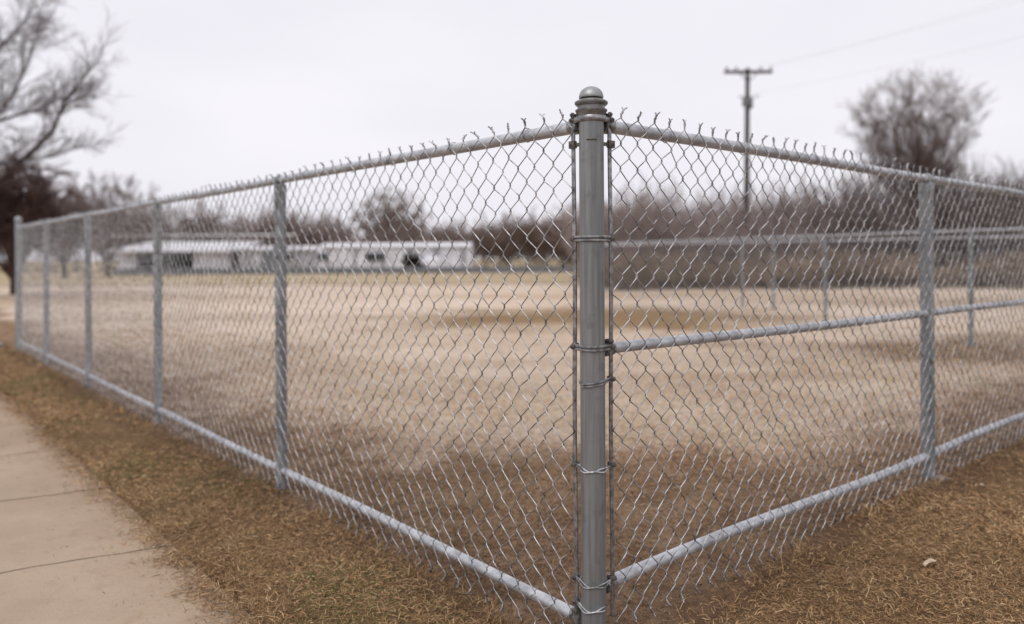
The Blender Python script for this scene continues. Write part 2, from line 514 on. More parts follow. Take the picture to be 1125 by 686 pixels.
def rail(parent, name, o, d, u0, u1, zf, r, mat, sag=0.004, seg=0.25, joints=()):
    mb = MB(); n = max(2, int((u1 - u0) / seg))
    pts = []
    ph = random.uniform(0, 6)
    for i in range(n + 1):
        u = u0 + (u1 - u0) * i / n
        pts.append(P3(o, d, u, zf(u) + sag * math.sin(1.7 * u + ph)))
    mb.tube(pts, r, 18)
    for ju in joints:                               # swaged sleeve joint
        mb.tube([P3(o, d, ju + du, zf(ju) + sag * math.sin(1.7 * ju + ph)) for du in (-0.09, -0.085, 0.085, 0.09)], [r + 0.001, r + 0.004, r + 0.004, r + 0.001], 18)
    return mb.build(name, mat, parent)


def ties(o, d, nrm, us, zf, r):
    out = []
    for u in us:
        pts = []
        for k in range(15):
            a = k / 14 * 1.75 * math.pi - 0.9
            pts.append(P3(o, d, u + 0.012 * k / 14 + random.uniform(-.001, .001), zf(u) + (r + 0.004) * math.sin(a), nrm, (r + 0.006) * math.cos(a)))
        out.append(pts)
    return tubes(np.array(out), 0.0024, 5, (d[0], d[1], 0.05))


nL = -DR; nR = -DL                                  # outward (camera side)


def line_post(parent, o, d, u, r, ztop, zbase, mat, nrm, eye_r=None, footing=False):
    mb = MB(); c = P3(o, d, u, 0)
    lean = random.uniform(-0.004, 0.004)
    mb.tube([(c[0], c[1], zbase - 0.15), (c[0] + lean * .5, c[1], (zbase + ztop) / 2), (c[0] + lean, c[1], ztop - 0.03)], r, 24)
    p = mb.build('post', mat, parent)
    # eye top: skirt cap with ring the rail passes through
    mb = MB()
    mb.lathe((c[0] + lean, c[1], ztop - 0.095), [(r + .003, 0), (r + .004, .045), (r + .001, .062), (r * .7, .068)], 24)
    pts = [P3(o, d, u + dv, ztop) for dv in (-0.021, -0.019, 0.019, 0.021)]
    mb.tube(pts, [0.032, 0.035, 0.035, 0.032], 20)
    k = mb.build('eye_top', M['linepost'], p)
    return p


# ---- left run
LT = lambda u: 2.165 + 0.0028 * u
LB = lambda u: 0.125 + 0.0018 * u
fl = thing('chain_link_fence', (CX + DL[0] * 3, CY + DL[1] * 3, 0.0), 'long chain-link fence without a middle rail, running beside the sidewalk from the corner post', 'fence')
END = 14.35
rail(fl, 'top_rail', C2, DL, 0.075, END - 0.03, LT, 0.027, M['rail'], 0.003, joints=(4.7, 10.4))
rail(fl, 'bottom_rail', C2, DL, 0.10, END - 0.03, LB, 0.025, M['rail'], 0.004, joints=(5.5,))
W, Ff = chain_mesh(C2 + DL * 0.075, DL, nL, END - 0.1, lambda u: 0.03 + 0.0015 * u, lambda u: 2.206 - 0.024 * min(1.0, u / 1.3) + 0.0026 * u, w=0.113, h=0.125, off=0.030)
W, Ff = merge([(W, Ff), ties(C2, DL, nL, [0.4 + 0.55 * i + random.uniform(-.05, .05) for i in range(25)], LT, 0.027)])
fast_mesh('wire_mesh', W, Ff, M['wire'], fl)
for u in (3.035, 5.93, 8.90, 11.72):
    line_post(fl, C2, DL, u, 0.040, LT(u), 0.0, M['linepost'], nL)
mb = MB(); c = P3(C2, DL, END, 0)
mb.tube([(c[0], c[1], -.15), (c[0], c[1], 2.34)], 0.055, 24)
pe = mb.build('end_post', M['linepost'], fl)
mb = MB(); mb.lathe((c[0], c[1], 2.33), [(0.06, 0), (0.06, .03), (0.05, .055), (0.03, .075), (0.006, .083)], 24)
mb.build('cap', M['cap'], pe)
mb = MB(); mb.box(P3(C2, DL, END - .09, 1.15, nL, .035), (0.02, 0.006, 2.1), DL); mb.build('tension_bar', M['band'], fl)

# ---- right run
RT = lambda u: 2.165 - 0.008 * u
RM = lambda u: 1.238 - 0.006 * u + 0.0008 * u * u
RB = lambda u: 0.262 + 0.003 * u
fr = thing('chain_link_fence', (CX + DR[0] * 2, CY + DR[1] * 2, 0.1), 'chain-link fence with a bright middle rail, running off to the right from the corner post', 'fence')
ENDR = 9.85
rail(fr, 'top_rail', C2, DR, 0.075, ENDR, RT, 0.027, M['rail'], 0.003, joints=(6.2,))
rail(fr, 'middle_rail', C2, DR, 0.085, ENDR, RM, 0.024, M['rail'], 0.003)
rail(fr, 'bottom_rail', C2, DR, 0.10, ENDR, RB, 0.026, M['rail'], 0.012)
W, Ff = chain_mesh(C2 + DR * 0.085, DR, nR, ENDR - 0.1, lambda u: 0.11 + 0.003 * u, lambda u: 2.210 - 0.008 * u, w=0.104, h=0.115, off=0.030)
W, Ff = merge([(W, Ff), ties(C2, DR, nR, [0.5 + 0.6 * i + random.uniform(-.05, .05) for i in range(15)], RT, 0.027),
               ties(C2, DR, nR, [0.75 + 0.75 * i + random.uniform(-.05, .05) for i in range(12)], RM, 0.024)])
fast_mesh('wire_mesh', W, Ff, M['wire'], fr)
for u in (3.245, 6.49, 9.74):
    line_post(fr, C2, DR, u, 0.044, RT(u), 0.11, M['linepost'], nR)

# ---- tension bars of both runs at the corner
BL = C2 + DL * 0.072 + nL * 0.030
BR = C2 + DR * 0.078 + nR * 0.030
for (b, d, par, z0) in ((BL, DL, fl, 0.06), (BR, DR, fr, 0.14)):
    mb = MB()
    pts = [(b[0] + 0.002 * math.sin(5 * z), b[1] + 0.0015 * math.sin(4 * z + 1), z) for z in np.linspace(z0, 2.20, 24)]
    n = len(pts); v = []
    for p in pts:
        for (a, bb) in ((-.5, -.5), (.5, -.5), (.5, .5), (-.5, .5)):
            q = np.array(p[:2]) + d * a * 0.019 + np.array([-d[1], d[0]]) * bb * 0.006
            v.append((q[0], q[1], p[2]))
    f = [(i * 4 + k, i * 4 + (k + 1) % 4, (i + 1) * 4 + (k + 1) % 4, (i + 1) * 4 + k) for i in range(n - 1) for k in range(4)]
    f += [(3, 2, 1, 0), tuple((n - 1) * 4 + k for k in range(4))]
    mb.add(v, f); mb.build('tension_bar', M['band'], par)

# ---- corner post
PR = 0.0505
cp = thing('fence_post', (CX, CY, 0.0), 'thick grey steel corner post with a round dome cap where the two fence runs meet', 'post')
mb = MB(); mb.tube([(CX, CY, -0.3), (CX, CY, 1.0), (CX, CY, 2.262)], PR, 48)
shaft = mb.build('shaft', M['post'], cp)
mb = MB()                                           # pressed slot mark
mb.tube([(CX + (PR + .0015) * math.cos(a), CY + (PR + .0015) * math.sin(a), 2.095) for a in np.linspace(R(-118), R(-72), 9)], 0.0035, 6)
mb.build('slot_mark', M['bolt'], shaft)
mb = MB()
dome = [(0.049, 0.0), (0.0505, 0.004)] + [(0.050 * math.cos(a), 0.006 + 0.043 * math.sin(a)) for a in np.linspace(0.1, 1.5, 10)]
mb.lathe((CX, CY, 2.268), dome, 40)
cap = mb.build('cap', M['cap'], cp)
mb = MB()
mb.lathe((CX, CY, 2.190), [(0.052, 0), (0.054, .003), (0.054, .010), (0.062, .020), (0.0655, .026), (0.0655, .030), (0.056, .035), (0.056, .045),
                           (0.064, .050), (0.068, .056), (0.068, .062), (0.060, .068), (0.053, .071), (0.047, .072)], 40)
mb.build('collar', M['collar'], cap)


def strap_path(bl, br, rad, sag=0.0):
    """plan path: ear at left bar, round the camera side of the post, ear at right bar"""
    pts = []
    al = math.atan2(*(bl - C2)[::-1]); ar = math.atan2(*(br - C2)[::-1])
    # contact angles: tangent points on the front
    def tang(b, sgn):
        v = b - C2; dist = np.linalg.norm(v); a = math.atan2(v[1], v[0])
        return a + sgn * math.acos(min(1, rad / dist))
    tl = tang(bl, 1); tr = tang(br, -1)
    while tl > tr: tl -= 2 * math.pi
    if tl < -2 * math.pi: tl += 2 * math.pi; tr += 2 * math.pi
    for f in np.linspace(0, 0.9, 5):
        e = C2 + rad * np.array([math.cos(tl), math.sin(tl)]); pts.append(bl + (e - bl) * f)
    for a in np.linspace(tl, tr, 20): pts.append(C2 + rad * np.array([math.cos(a), math.sin(a)]))
    for f in np.linspace(0.1, 1, 5):
        e = C2 + rad * np.array([math.cos(tr), math.sin(tr)]); pts.append(e + (br - e) * f)
    return pts


BLo = BL + nL * 0.006 - DL * 0.0; BRo = BR + nR * 0.006


def bolt(mb, b, nrm, z, r=0.0095):
    p = lambda s: (b[0] + nrm[0] * s, b[1] + nrm[1] * s, z)
    mb.tube([p(-0.022), p(0.018)], 0.005, 8)
    mb.tube([p(-0.020), p(-0.012)], r, 6)
    mb.tube([p(0.004), p(0.010), p(0.0125)], [r * 1.15, r * 1.1, r * 0.5], 12)


def band(z, hgt=0.020, double=True, left=True, right=True, zslope=0.0, wire=False):
    path = strap_path(BLo, BRo, PR + 0.004)
    if not left: path = path[6:]
    if not right: path = path[:-6]
    n = len(path)
    zs = [z + zslope * (i / (n - 1) - .5) for i in range(n)]
    mb = MB()
    if wire:
        for (o, ph) in ((0.004, 0), (-0.004, 2)):
            zz = [zs[i] + o + 0.005 * math.sin(i * 0.38 + ph) - 0.010 * math.sin(math.pi * i / (n - 1)) for i in range(n)]
            mb.tube([(path[i][0], path[i][1], zz[i]) for i in range(n)], 0.0032, 6)
    elif double:
        mb.ribbon_path(path, [q + hgt * .27 for q in zs], hgt * .46, 0.005)
        mb.ribbon_path(path, [q - hgt * .27 for q in zs], hgt * .46, 0.005)
    else:
        mb.ribbon_path(path, zs, hgt, 0.004)
    # back half of the strap
    back = [C2 + (PR + .003) * np.array([math.cos(a), math.sin(a)]) for a in np.linspace(R(-25), R(205), 20)]
    mb.ribbon_path(back[::-1], z, hgt * .7, 0.003)
    o = mb.build('tension_band', M['wire'] if wire else M['band'], cp)
    for (b, nn, on, q) in ((BLo, nL, left, -.5), (BRo, nR, right, .5)):
        if not on: continue
        mb = MB(); bolt(mb, b, nn, z + zslope * q); mb.build('bolt', M['bolt'], o)
        mb = MB()
        d = DL if b is BLo else DR
        mb.box((b[0] - nn[0] * 0.016, b[1] - nn[1] * 0.016, z + zslope * q), (0.024, 0.004, hgt * 1.2), d)
        mb.build('ear', M['band'], o)


band(2.183, 0.026, False)
band(1.695, 0.026, True)
band(1.250, 0.026, True)
band(1.108, 0.018, True, left=False, zslope=0.020)
band(0.765, 0.018, wire=True)
band(0.300, 0.016, wire=True)
band(0.200, 0.014, wire=True, right=False)
# clamps on the bars below the top rails, without a strap across the front
for (b, nn, d) in ((BLo, nL, DL), (BRo, nR, DR)):
    mb = MB()
    mb.box((b[0], b[1], 2.083), (0.030, 0.018, 0.030), d)
    q = C2 + (np.array(b) - C2) * 0.62
    mb.ribbon_path([np.array(b), q], 2.083, 0.016, 0.004)
    k = mb.build('bar_clamp', M['bolt'], cp)
    mb = MB(); bolt(mb, b, nn, 2.083, 0.011); mb.build('bolt', M['bolt'], k)
# rail-end cups
for (d, nn, z, rr) in ((DL, nL, 2.165, .027), (DR, nR, 2.165, .027), (DR, nR, 1.238, .024), (DR, nR, 0.262, .026), (DL, nL, .125, .025)):
    mb = MB()
    mb.tube([P3(C2, d, u, z) for u in (0.058, 0.060, 0.100, 0.118)], [rr * .6, rr + .008, rr + .007, rr + .003], 20)
    mb.box(P3(C2, d, 0.056, z + 0.012), (0.012, 0.03, 0.06), d)
    k = mb.build('rail_cup', M['band'], cp)
    mb = MB(); bolt(mb, C2 + d * 0.068 + nn * 0.034, nn, z + rr + 0.012, 0.010); mb.build('bolt', M['bolt'], k)

# ------------------------------------------------------------------ fences inside the park
def far_fence(p0, p1, top, base, posts, label, pr=0.040, rr=0.021, extra=None, cell=0.12, wr=0.0021):
    p0, p1 = np.array(p0, float), np.array(p1, float)
    L = np.linalg.norm(p1 - p0); d = (p1 - p0) / L; nn = np.array([-d[1], d[0]])
    if nn @ (-p0) < 0: nn = -nn
    f = thing('chain_link_fence', (*p0, base), label, 'fence')
    rail(f, 'top_rail', p0, d, 0, L, lambda u: top, rr, M['rail'], 0.004, 0.8)
    W, Ff = chain_mesh(p0, d, nn, L, lambda u: base + .04, lambda u: top + .05, cell, cell * 1.25, wr, False, 0.03)
    fast_mesh('wire_mesh', W, Ff, M['farwire'], f)
    for u in posts:
        mb = MB(); c = P3(p0, d, u, 0)
        mb.tube([(c[0], c[1], base - .1), (c[0], c[1], top + .01)], pr, 14)
        p = mb.build('post', M['linepost'], f)
        mb = MB(); mb.lathe((c[0], c[1], top), [(pr + .004, -.05), (pr + .004, .01), (pr * .6, .035), (.004, .045)], 14); mb.build('cap', M['linepost'], p)
    return f


pA0 = np.array([9.92, 7.2]); dA = np.array([-0.397, 0.918]); dA /= np.linalg.norm(dA)
def uA(px):   # where the ray of that column meets the line
    k = (px - 562) / 860
    return (pA0[0] - k * pA0[1]) / (k * dA[1] - dA[0])
far_fence(pA0, pA0 + dA * uA(648), 2.02, 0.12, [0.0, uA(1066), uA(906), uA(648) - .05], 'chain-link fence with pale top rail crossing inside the field, seen through the right-hand run')
pB0 = np.array([13.6, 14.1]); dB = np.array([-0.8, 1.0]); dB /= np.linalg.norm(dB)
def uB(px):
    k = (px - 562) / 860
    return (pB0[0] - k * pB0[1]) / (k * dB[1] - dB[0])
far_fence(pB0, pB0 + dB * uB(650), 2.02, 0.12, [0.0, uB(849), uB(815), uB(652)], 'fainter chain-link fence standing behind the other inner fence, at the edge of the bushes')
far_fence((-38.5, 74), (-20.5, 74), 3.85, 0.1, [0.1, 6, 12, 17.9], 'tall chain-link backstop with a pale top pipe in front of the white shed', 0.05, 0.10, None, 0.3, 0.008)

lb = thing('low_barrier', (-10, 76, .1), 'low dark grey board barrier along the far edge of the field', 'barrier')
mb = MB(); mb.box((-16.0, 76, .42), (45.4, 0.05, .62)); mb.build('boards', M['greyboard'], lb)
for i in range(10):
    mb = MB(); mb.box((-38.7 + 5.05 * i, 76.06, .45), (.09, .09, .72)); mb.build('post', M['greyboard'], lb)

# ------------------------------------------------------------------ buildings
def gable(mb, x0, x1, y0, y1, ze, zr, over=0.4, th=0.12):
    """roof sheet with the ridge along x"""
    ym = (y0 + y1) / 2
    pr = [(y0 - over, ze - 0.08), (ym, zr), (y1 + over, ze - 0.08), (y1 + over, ze - 0.08 - th), (ym, zr - th), (y0 - over, ze - 0.08 - th)]
    v = [(x, y, z) for x in (x0 - over, x1 + over) for (y, z) in pr]
    f = [(0, 1, 7, 6), (1, 2, 8, 7), (2, 3, 9, 8), (3, 4, 10, 9), (4, 5, 11, 10), (5, 0, 6, 11), (0, 5, 4, 1), (1, 4, 3, 2), (6, 7, 10, 11), (7, 8, 9, 10)]
    mb.add(v, f)


os_ = thing('open_shed', (-34, 86, .1), 'open-fronted white shed with a dark bay under a sloping pale tin roof', 'shed')
mb = MB(); mb.box((-36.5, 93, 1.45), (12.6, .15, 2.8)); mb.box((-42.2, 88.5, 1.45), (.15, 8.8, 2.8)); mb.box((-30.5, 88.5, 1.45), (.15, 8.8, 2.8))
mb.box((-41.3, 84.1, 1.35), (1.9, .15, 2.6)); mb.box((-32.3, 84.1, 1.35), (3.8, .15, 2.6)); mb.build('wall', M['white'], os_)
mb = MB(); mb.box((-36.4, 92.7, 1.35), (11.4, .1, 2.5)); mb.box((-36.4, 88.5, .14), (11.4, 8, .05)); mb.build('bay_shade', M['dark'], os_)  # dark back and floor sheets paint in the shade of the bay
mb = MB(); v = []
for x in (-43.2, -29.7):
    for (y, z) in ((83.2, 2.55), (94, 3.75), (94, 3.63), (83.2, 2.40)): v.append((x, y, z))
mb.add(v, [(0, 4, 5, 1), (1, 5, 6, 2), (2, 6, 7, 3), (3, 7, 4, 0), (0, 1, 2, 3), (7, 6, 5, 4)]); mb.build('roof', M['roof'], os_)
for x in (-37.4,):
    mb = MB(); mb.box((x, 84.2, 1.3), (.18, .18, 2.5)); mb.build('roof_post', M['dark'], os_)

lh = thing('long_building', (-17, 86, .1), 'long low white clad building with a dark window band across the far side', 'building')
mb = MB()
mb.box((-12.55, 86.5, 1.5), (16.5, 5, 2.8)); mb.build('wall', M['white'], lh)
mb = MB(); mb.box((-25.2, 86.9, 1.4), (8.7, 4.6, 2.6)); mb.build('wall', M['greywhite'], lh)
mb = MB(); gable(mb, -20.5, -4.6, 84.0, 89.0, 2.98, 3.30, 0.25); gable(mb, -29.3, -21.1, 84.5, 89.2, 2.76, 3.02, 0.3); mb.build('roof', M['roof'], lh)
for i in range(9):
    mb = MB(); mb.box((-28.4 + 2.9 * i, 83.93, 1.5), (.16, .1, 2.7)); mb.build('pilaster', M['greyboard'], lh)
for (x, z, w_, h_) in ((-14.6, 1.75, 2.1, .9), (-20.3, 1.8, 1.2, .8), (-24.0, 1.8, 1.2, .8)):
    mb = MB(); mb.box((x, 83.9, z), (w_ + .2, .12, h_ + .2)); k = mb.build('window', M['white'], lh)
    mb = MB(); mb.box((x, 83.83, z), (w_, .05, h_)); mb.build('pane', M['glass'], k)
mb = MB(); mb.box((-26.3, 83.9, 1.2), (1.0, .12, 2.1)); mb.build('door', M['greyboard'], lh)

tk = thing('storage_tank', (-8.4, 82, .1), 'pale rounded storage tank beside the dark shrub in front of the long building', 'tank')
mb = MB(); mb.lathe((-8.35, 82, .1), [(.95, 0), (.98, .1), (.98, 1.2), (.85, 1.5), (.5, 1.7), (.12, 1.76)], 24); mb.build('body', M['white'], tk)
mb = MB(); mb.lathe((-8.35, 82, 1.84), [(.16, 0), (.16, .1), (.1, .13)], 12); mb.build('lid', M['greyboard'], tk)

# ------------------------------------------------------------------ utility pole and wires
UP = (13.6, 45.0)
up = thing('utility_pole', (*UP, .12), 'wooden utility pole with a single crossarm rising above the bushes', 'utility pole')
mb = MB(); mb.tube([(UP[0] - .22, UP[1], -.3), (UP[0] - .08, UP[1], 6), (UP[0], UP[1], 12.42)], [.19, .16, .12], 14); mb.build('pole', M['pole'], up)
mb = MB(); mb.box((UP[0] - .02, UP[1] - .17, 12.17), (2.75, .13, .17)); arm = mb.build('crossarm', M['pole'], up)
for x in (-1.25, -.7, .7, 1.28):
    mb = MB(); mb.lathe((UP[0] + x, UP[1] - .17, 12.25), [(.03, 0), (.03, .06), (.075, .09), (.055, .14), (.07, .17), (.03, .23)], 10); mb.build('insulator', M['insul'], arm)
for s in (-1, 1):
    mb = MB(); mb.tube([(UP[0] + s * .55, UP[1] - .2, 12.12), (UP[0] - .02, UP[1] - .16, 11.6)], .03, 6); mb.build('brace', M['pole'], up)
mb = MB(); mb.lathe((UP[0] - .06, UP[1] - .34, 10.0), [(.05, 0), (.22, .05), (.24, .1), (.24, .55), (.2, .62), (.06, .66)], 16); mb.build('transformer', M['insul'], up)
mb = MB(); mb.tube([(UP[0] - .55, UP[1] - .1, 10.78), (UP[0] - .28, UP[1] - .2, 10.72), (UP[0] + .25, UP[1] - .2, 10.70), (UP[0] + .62, UP[1] - .1, 10.86)], .035, 6)
mb.tube([(UP[0] - .3, UP[1] - .2, 10.72), (UP[0] - .34, UP[1] - .2, 10.2)], .05, 8); mb.build('cutout_arm', M['pole'], up)
for i, (x, z, zz) in enumerate(((1.28, 12.48, 15.2), (.7, 12.48, 14.4), (-.06, 10.9, 12.4))):
    mb = MB(); pts = []
    for k in range(41):
        f = k / 40
        pts.append((UP[0] + x + 16.5 * f, UP[1] - .17 - 18 * f, z + (zz - z) * f - 1.2 * 4 * f * (1 - f) * .35))
    mb.tube(pts, .0045, 5)
    tag(mb.build('utility_wire', M['cable']), ('thin overhead wire from the outer tip of the pole crossarm', 'thin overhead wire from the inner insulator of the pole crossarm',
        'lowest thin overhead wire, leaving the pole below the crossarm')[i], 'wire', 'overhead wires from the pole')

# ------------------------------------------------------------------ bare trees
def grow(segs, rs, p, d, length, r, depth, maxd, spread, up, kids, shrink=0.72, curl=0.18):
    n = 4 if depth < 3 else 3
    pts = [p]; dd = d
    for i in range(n):
        dd = (dd + Vector(rs.normal(0, curl, 3)) + Vector((0, 0, up))).normalized()
        p = p + dd * length / n; pts.append(p)
    for i in range(n):
        segs.append((*pts[i], *pts[i + 1], r * (1 - .45 * i / n), r * (1 - .45 * (i + 1) / n), depth))
    if depth >= maxd: return
    k = kids[min(depth, len(kids) - 1)]
    for c in range(k):
        f = 0.25 + 0.75 * (c + rs.uniform(.2, .9)) / k
        f = min(f, .999)
        i = int(f * n); q = pts[i].lerp(pts[i + 1], f * n - i)
        ax = dd.orthogonal().normalized(); ax.rotate(__import__('mathutils').Quaternion(dd, rs.uniform(0, 6.283)))
        nd = (dd + ax * spread * rs.uniform(.6, 1.3)).normalized()
        grow(segs, rs, q, nd, length * shrink * rs.uniform(.75, 1.2) * (1.1 - .35 * f), r * .52 * rs.uniform(.8, 1.1), depth + 1, maxd, spread, up, kids, shrink, curl)


def seg_mesh(S, minw, c0, c1, rs, split=0.02):
    """S (n,9): thick ones become 5-sided, thin ones 3-sided tubes"""
    S = np.asarray(S, float)
    parts = []; cols = []
    for thick in (True, False):
        m = (S[:, 6] > split) == thick
        if not m.any(): continue
        A = S[m]; PL = np.stack([A[:, 0:3], A[:, 3:6]], 1); rad = np.maximum(A[:, 6:8], minw)
        sides = 6 if thick else 3
        V, F = tubes(PL, rad, sides, rs.normal(0, 1, 3)); parts.append((V, F))
        t = np.clip((A[:, 8] - 1) / 4 + rs.normal(0, .22, len(A)), 0, 1)[:, None]
        cc = np.array(c0) * (1 - t) + np.array(c1) * t
        cols.append(np.repeat(cc, 2 * sides, 0))
    V, F = merge(parts)
    return V, F, np.concatenate(cols)


def bare_tree(name, loc, label, cat, trunk, limbs, seed, minw, c0, c1, maxd, kids, spread, up, group=None, limb_r=.1, shrink=.72):
    """trunk: list of points; limbs: list of polylines with a start radius (relative to loc)"""
    rs = np.random.default_rng(seed)
    t = thing(name, loc, label, cat, group)
    L = Vector(loc)
    mb = MB(); n = len(trunk[0])
    mb.tube([L + Vector(p) for p in trunk[0]], trunk[1], 10)
    mb.build('trunk', M['bark'], t)
    segs = []
    for (poly, r0, ln) in limbs:
        poly = [L + Vector(p) for p in poly]
        n = len(poly) - 1
        for i in range(n):
            sub = 4
            for s in range(sub):
                a = poly[i].lerp(poly[i + 1], s / sub); b = poly[i].lerp(poly[i + 1], (s + 1) / sub)
                f = (i + s / sub) / n
                ra = r0 * (1 - .8 * f)
                segs.append((*a, *b, ra, r0 * (1 - .8 * (i + (s + 1) / sub) / n), 0))
                if f < .3: continue
                d = (poly[i + 1] - poly[i]).normalized()
                for _ in range(2):
                    o = d.orthogonal().normalized(); o.rotate(__import__('mathutils').Quaternion(d, rs.uniform(0, 6.283)))
                    grow(segs, rs, a.lerp(b, rs.uniform(0, 1)), (d + o * spread * rs.uniform(.6, 1.4)).normalized(), ln * rs.uniform(.6, 1.15) * (1.15 - .5 * f), ra * .34 + .005, 1, maxd, spread, up, kids, shrink)
        grow(segs, rs, poly[-1], (poly[-1] - poly[-2]).normalized(), ln * .9, r0 * .2, 1, maxd, spread, up, kids, shrink)
    V, F, cc = seg_mesh(segs, minw, c0, c1, rs)
    fast_mesh('crown', V, F, M['twig'], t, True, cc)
    return t, len(segs)


BR0 = (0.055, 0.040, 0.036); BR1 = (0.115, 0.085, 0.074)


def vase_limbs(rs, n, h, w, z0, r0, ln, zl=None):
    zl = z0 if zl is None else zl
    out = []
    for i in range(n):
        a = 2.39996 * i + rs.uniform(-.25, .25); k = math.sqrt((i + .5) / n) * rs.uniform(.85, 1.05)
        k = min(k, 1.0)
        tx, ty = math.cos(a) * w * k, math.sin(a) * w * k
        zt = zl + (h - zl) * (.30 + .70 * math.sqrt(max(0, 1 - k * k))) * rs.uniform(.9, 1.02)
        mid = (tx * .50 + rs.normal(0, .12), ty * .50 + rs.normal(0, .12), z0 + (zt - z0) * .45)
        out.append(([(0, 0, z0 - .3), mid, (tx, ty, zt)], r0 * rs.uniform(.6, 1.0), ln))
    return out


rs = np.random.default_rng(5)
# the round tree on the right: about 8 m wide crown
lim = vase_limbs(rs, 40, 11.0, 3.7, 2.8, .085, 1.35, 5.2)
bare_tree('bare_tree', (23.6, 46.0, .12), 'round-crowned bare tree standing above the bushes right of the utility pole', 'tree',
          ([(0, 0, -.2), (.05, 0, 1.3), (0, 0, 2.6)], [.32, .27, .24]), lim, 31, .0065, (0.115, 0.082, 0.070), (0.26, 0.19, 0.165), 3, (0, 6, 4), .62, .05)

# the big tree at the left edge (trunk outside the frame)
Zt = 30.0
def at(px, py, Z=Zt, dy=0.0): return ((px - 562) / 860 * (Z + dy) - TX, dy, EYE + (284 - py) / 860 * (Z + dy))
TX = -22.6
lim = [([(0, 0, 2.6), at(-30, 222), at(0, 198, dy=-.5), at(57, 144, dy=-1), at(74, 106, dy=-1), at(104, 70, dy=-1.3)], .125, 1.55),
       ([(0, 0, 3.6), at(-40, 150), at(0, 130, dy=.6), at(38, 120, dy=1), at(66, 107, dy=1.4), at(84, 110, dy=1.5)], .075, 1.5),
       ([(0, 0, 4.2), at(-50, 150), at(0, 124, dy=-.4), at(24, 85, dy=-.7), at(40, 40, dy=-1)], .08, 1.8),
       ([(0, 0, 5.0), at(-60, 110), at(-20, 70), at(15, 35), at(30, 18)], .085, 1.8),
       ([(0, 0, 5.0), at(-80, 100, dy=1), at(-50, 50, dy=1.5), at(-30, 0, dy=2)], .09, 1.9),
       ([(0, 0, 4.0), at(-40, 190, dy=1.5), at(10, 175, dy=2.5), at(55, 172, dy=3), at(90, 160, dy=3)], .065, 1.6),
       ([(0, 0, 4.4), at(-130, 120), at(-190, 60), at(-220, 10)], .15, 1.8),
       ([(0, 0, 3.4), at(-120, 190, dy=-2), at(-180, 150, dy=-3), at(-240, 100, dy=-4)], .13, 1.8),
       ([(0, 0, 5.0), at(-90, 60), at(-95, 0), at(-80, -60)], .15, 1.8)]
bare_tree('bare_tree', (TX, Zt, .0), 'large bare tree with long arching limbs reaching in at the left edge', 'tree',
          ([(-.1, 0, -.2), (-.05, 0, 2), (0, 0, 5.2)], [.42, .34, .26]), lim, 17, .0050, (0.060, 0.044, 0.041), (0.22, 0.165, 0.155), 3, (0, 6, 4), .62, .03, shrink=.66)

# feathery trees behind it
def small(px, ptop, Z, wpx, label, seed, dens=10, c0=BR0, c1=BR1, kids=(0, 5, 4), base=.1, minw=None, name='bare_tree'):
    x = (px - 562) / 860 * Z; h = EYE + (284 - ptop) / 860 * Z; w = wpx / 860 * Z / 2
    rs = np.random.default_rng(seed)
    lim = vase_limbs(rs, dens, h * .93, w * .85, h * .16, .02 * h * .5, h * .17)
    return bare_tree(name, (x, Z, base), label, 'tree' if name == 'bare_tree' else 'shrub', ([(0, 0, -.2), (0, 0, h * .18)], [.03 * h, .02 * h]), lim, seed, minw or .00021 * Z, c0, c1, 3, kids, .65, .04)


small(118, 196, 70, 130, 'pale feathery bare tree left of the shed, behind the first fence posts', 41, 16, (0.16, 0.128, 0.122), (0.30, 0.25, 0.24))
small(70, 205, 62, 90, 'low bare tree between the big left tree and the pale feathery one', 42, 16, (0.13, 0.10, 0.096), (0.24, 0.19, 0.18))
small(428, 214, 104, 100, 'brown round-topped bare tree rising behind the long white building', 43, 22, (0.17, 0.125, 0.10), (0.30, 0.225, 0.18))
small(14, 186, 34, 110, 'dense dark brown shrub mass under the big tree at the left edge', 44, 34, (0.085, 0.056, 0.050), (0.17, 0.115, 0.10), (0, 6, 5), minw=.011, name='bare_shrub')
small(452, 281, 80, 28, 'small dark round shrub against the white wall of the long building', 46, 14, (0.02, 0.02, 0.018), (0.045, 0.042, 0.036), (0, 6, 4), minw=.03, name='round_shrub')

# thickets: nobody could count the stems -> stuff
def shrub_segs(seed, stems=15, kids=(0, 6, 4)):
    rs = np.random.default_rng(seed); segs = []
    for i in range(stems):
        a = rs.uniform(0, 6.283); k = rs.uniform(.1, .75)
        d = Vector((math.cos(a) * k, math.sin(a) * k, 1)).normalized()
        p = Vector((rs.normal(0, .45), rs.normal(0, .45), 0))
        grow(segs, rs, p, d, rs.uniform(2.6, 4.2), .035, 0, 3, .6, .05, (5, 5, 3), .55, .14)
    return np.array(segs)


protos = [shrub_segs(100 + i) for i in range(5)]


def thicket(name, spots, minw, seed, kind='stuff'):
    rs = np.random.default_rng(seed); parts = []; cols = []
    for (x, y, z, sx, sz, c0, c1) in spots:
        S = protos[rs.integers(0, 5)].copy(); a = rs.uniform(0, 6.283)
        for o in (0, 3):
            X = S[:, o] * math.cos(a) - S[:, o + 1] * math.sin(a); Y = S[:, o] * math.sin(a) + S[:, o + 1] * math.cos(a)
            S[:, o], S[:, o + 1], S[:, o + 2] = X * sx + x, Y * sx + y, S[:, o + 2] * sz + z
        V, F, cc = seg_mesh(S, minw, c0, c1, rs, 9)
        parts.append((V, F)); cols.append(cc)
    V, F = merge(parts)
    o = fast_mesh(name, V, F, M['twig'], None, True, np.concatenate(cols))
    return o


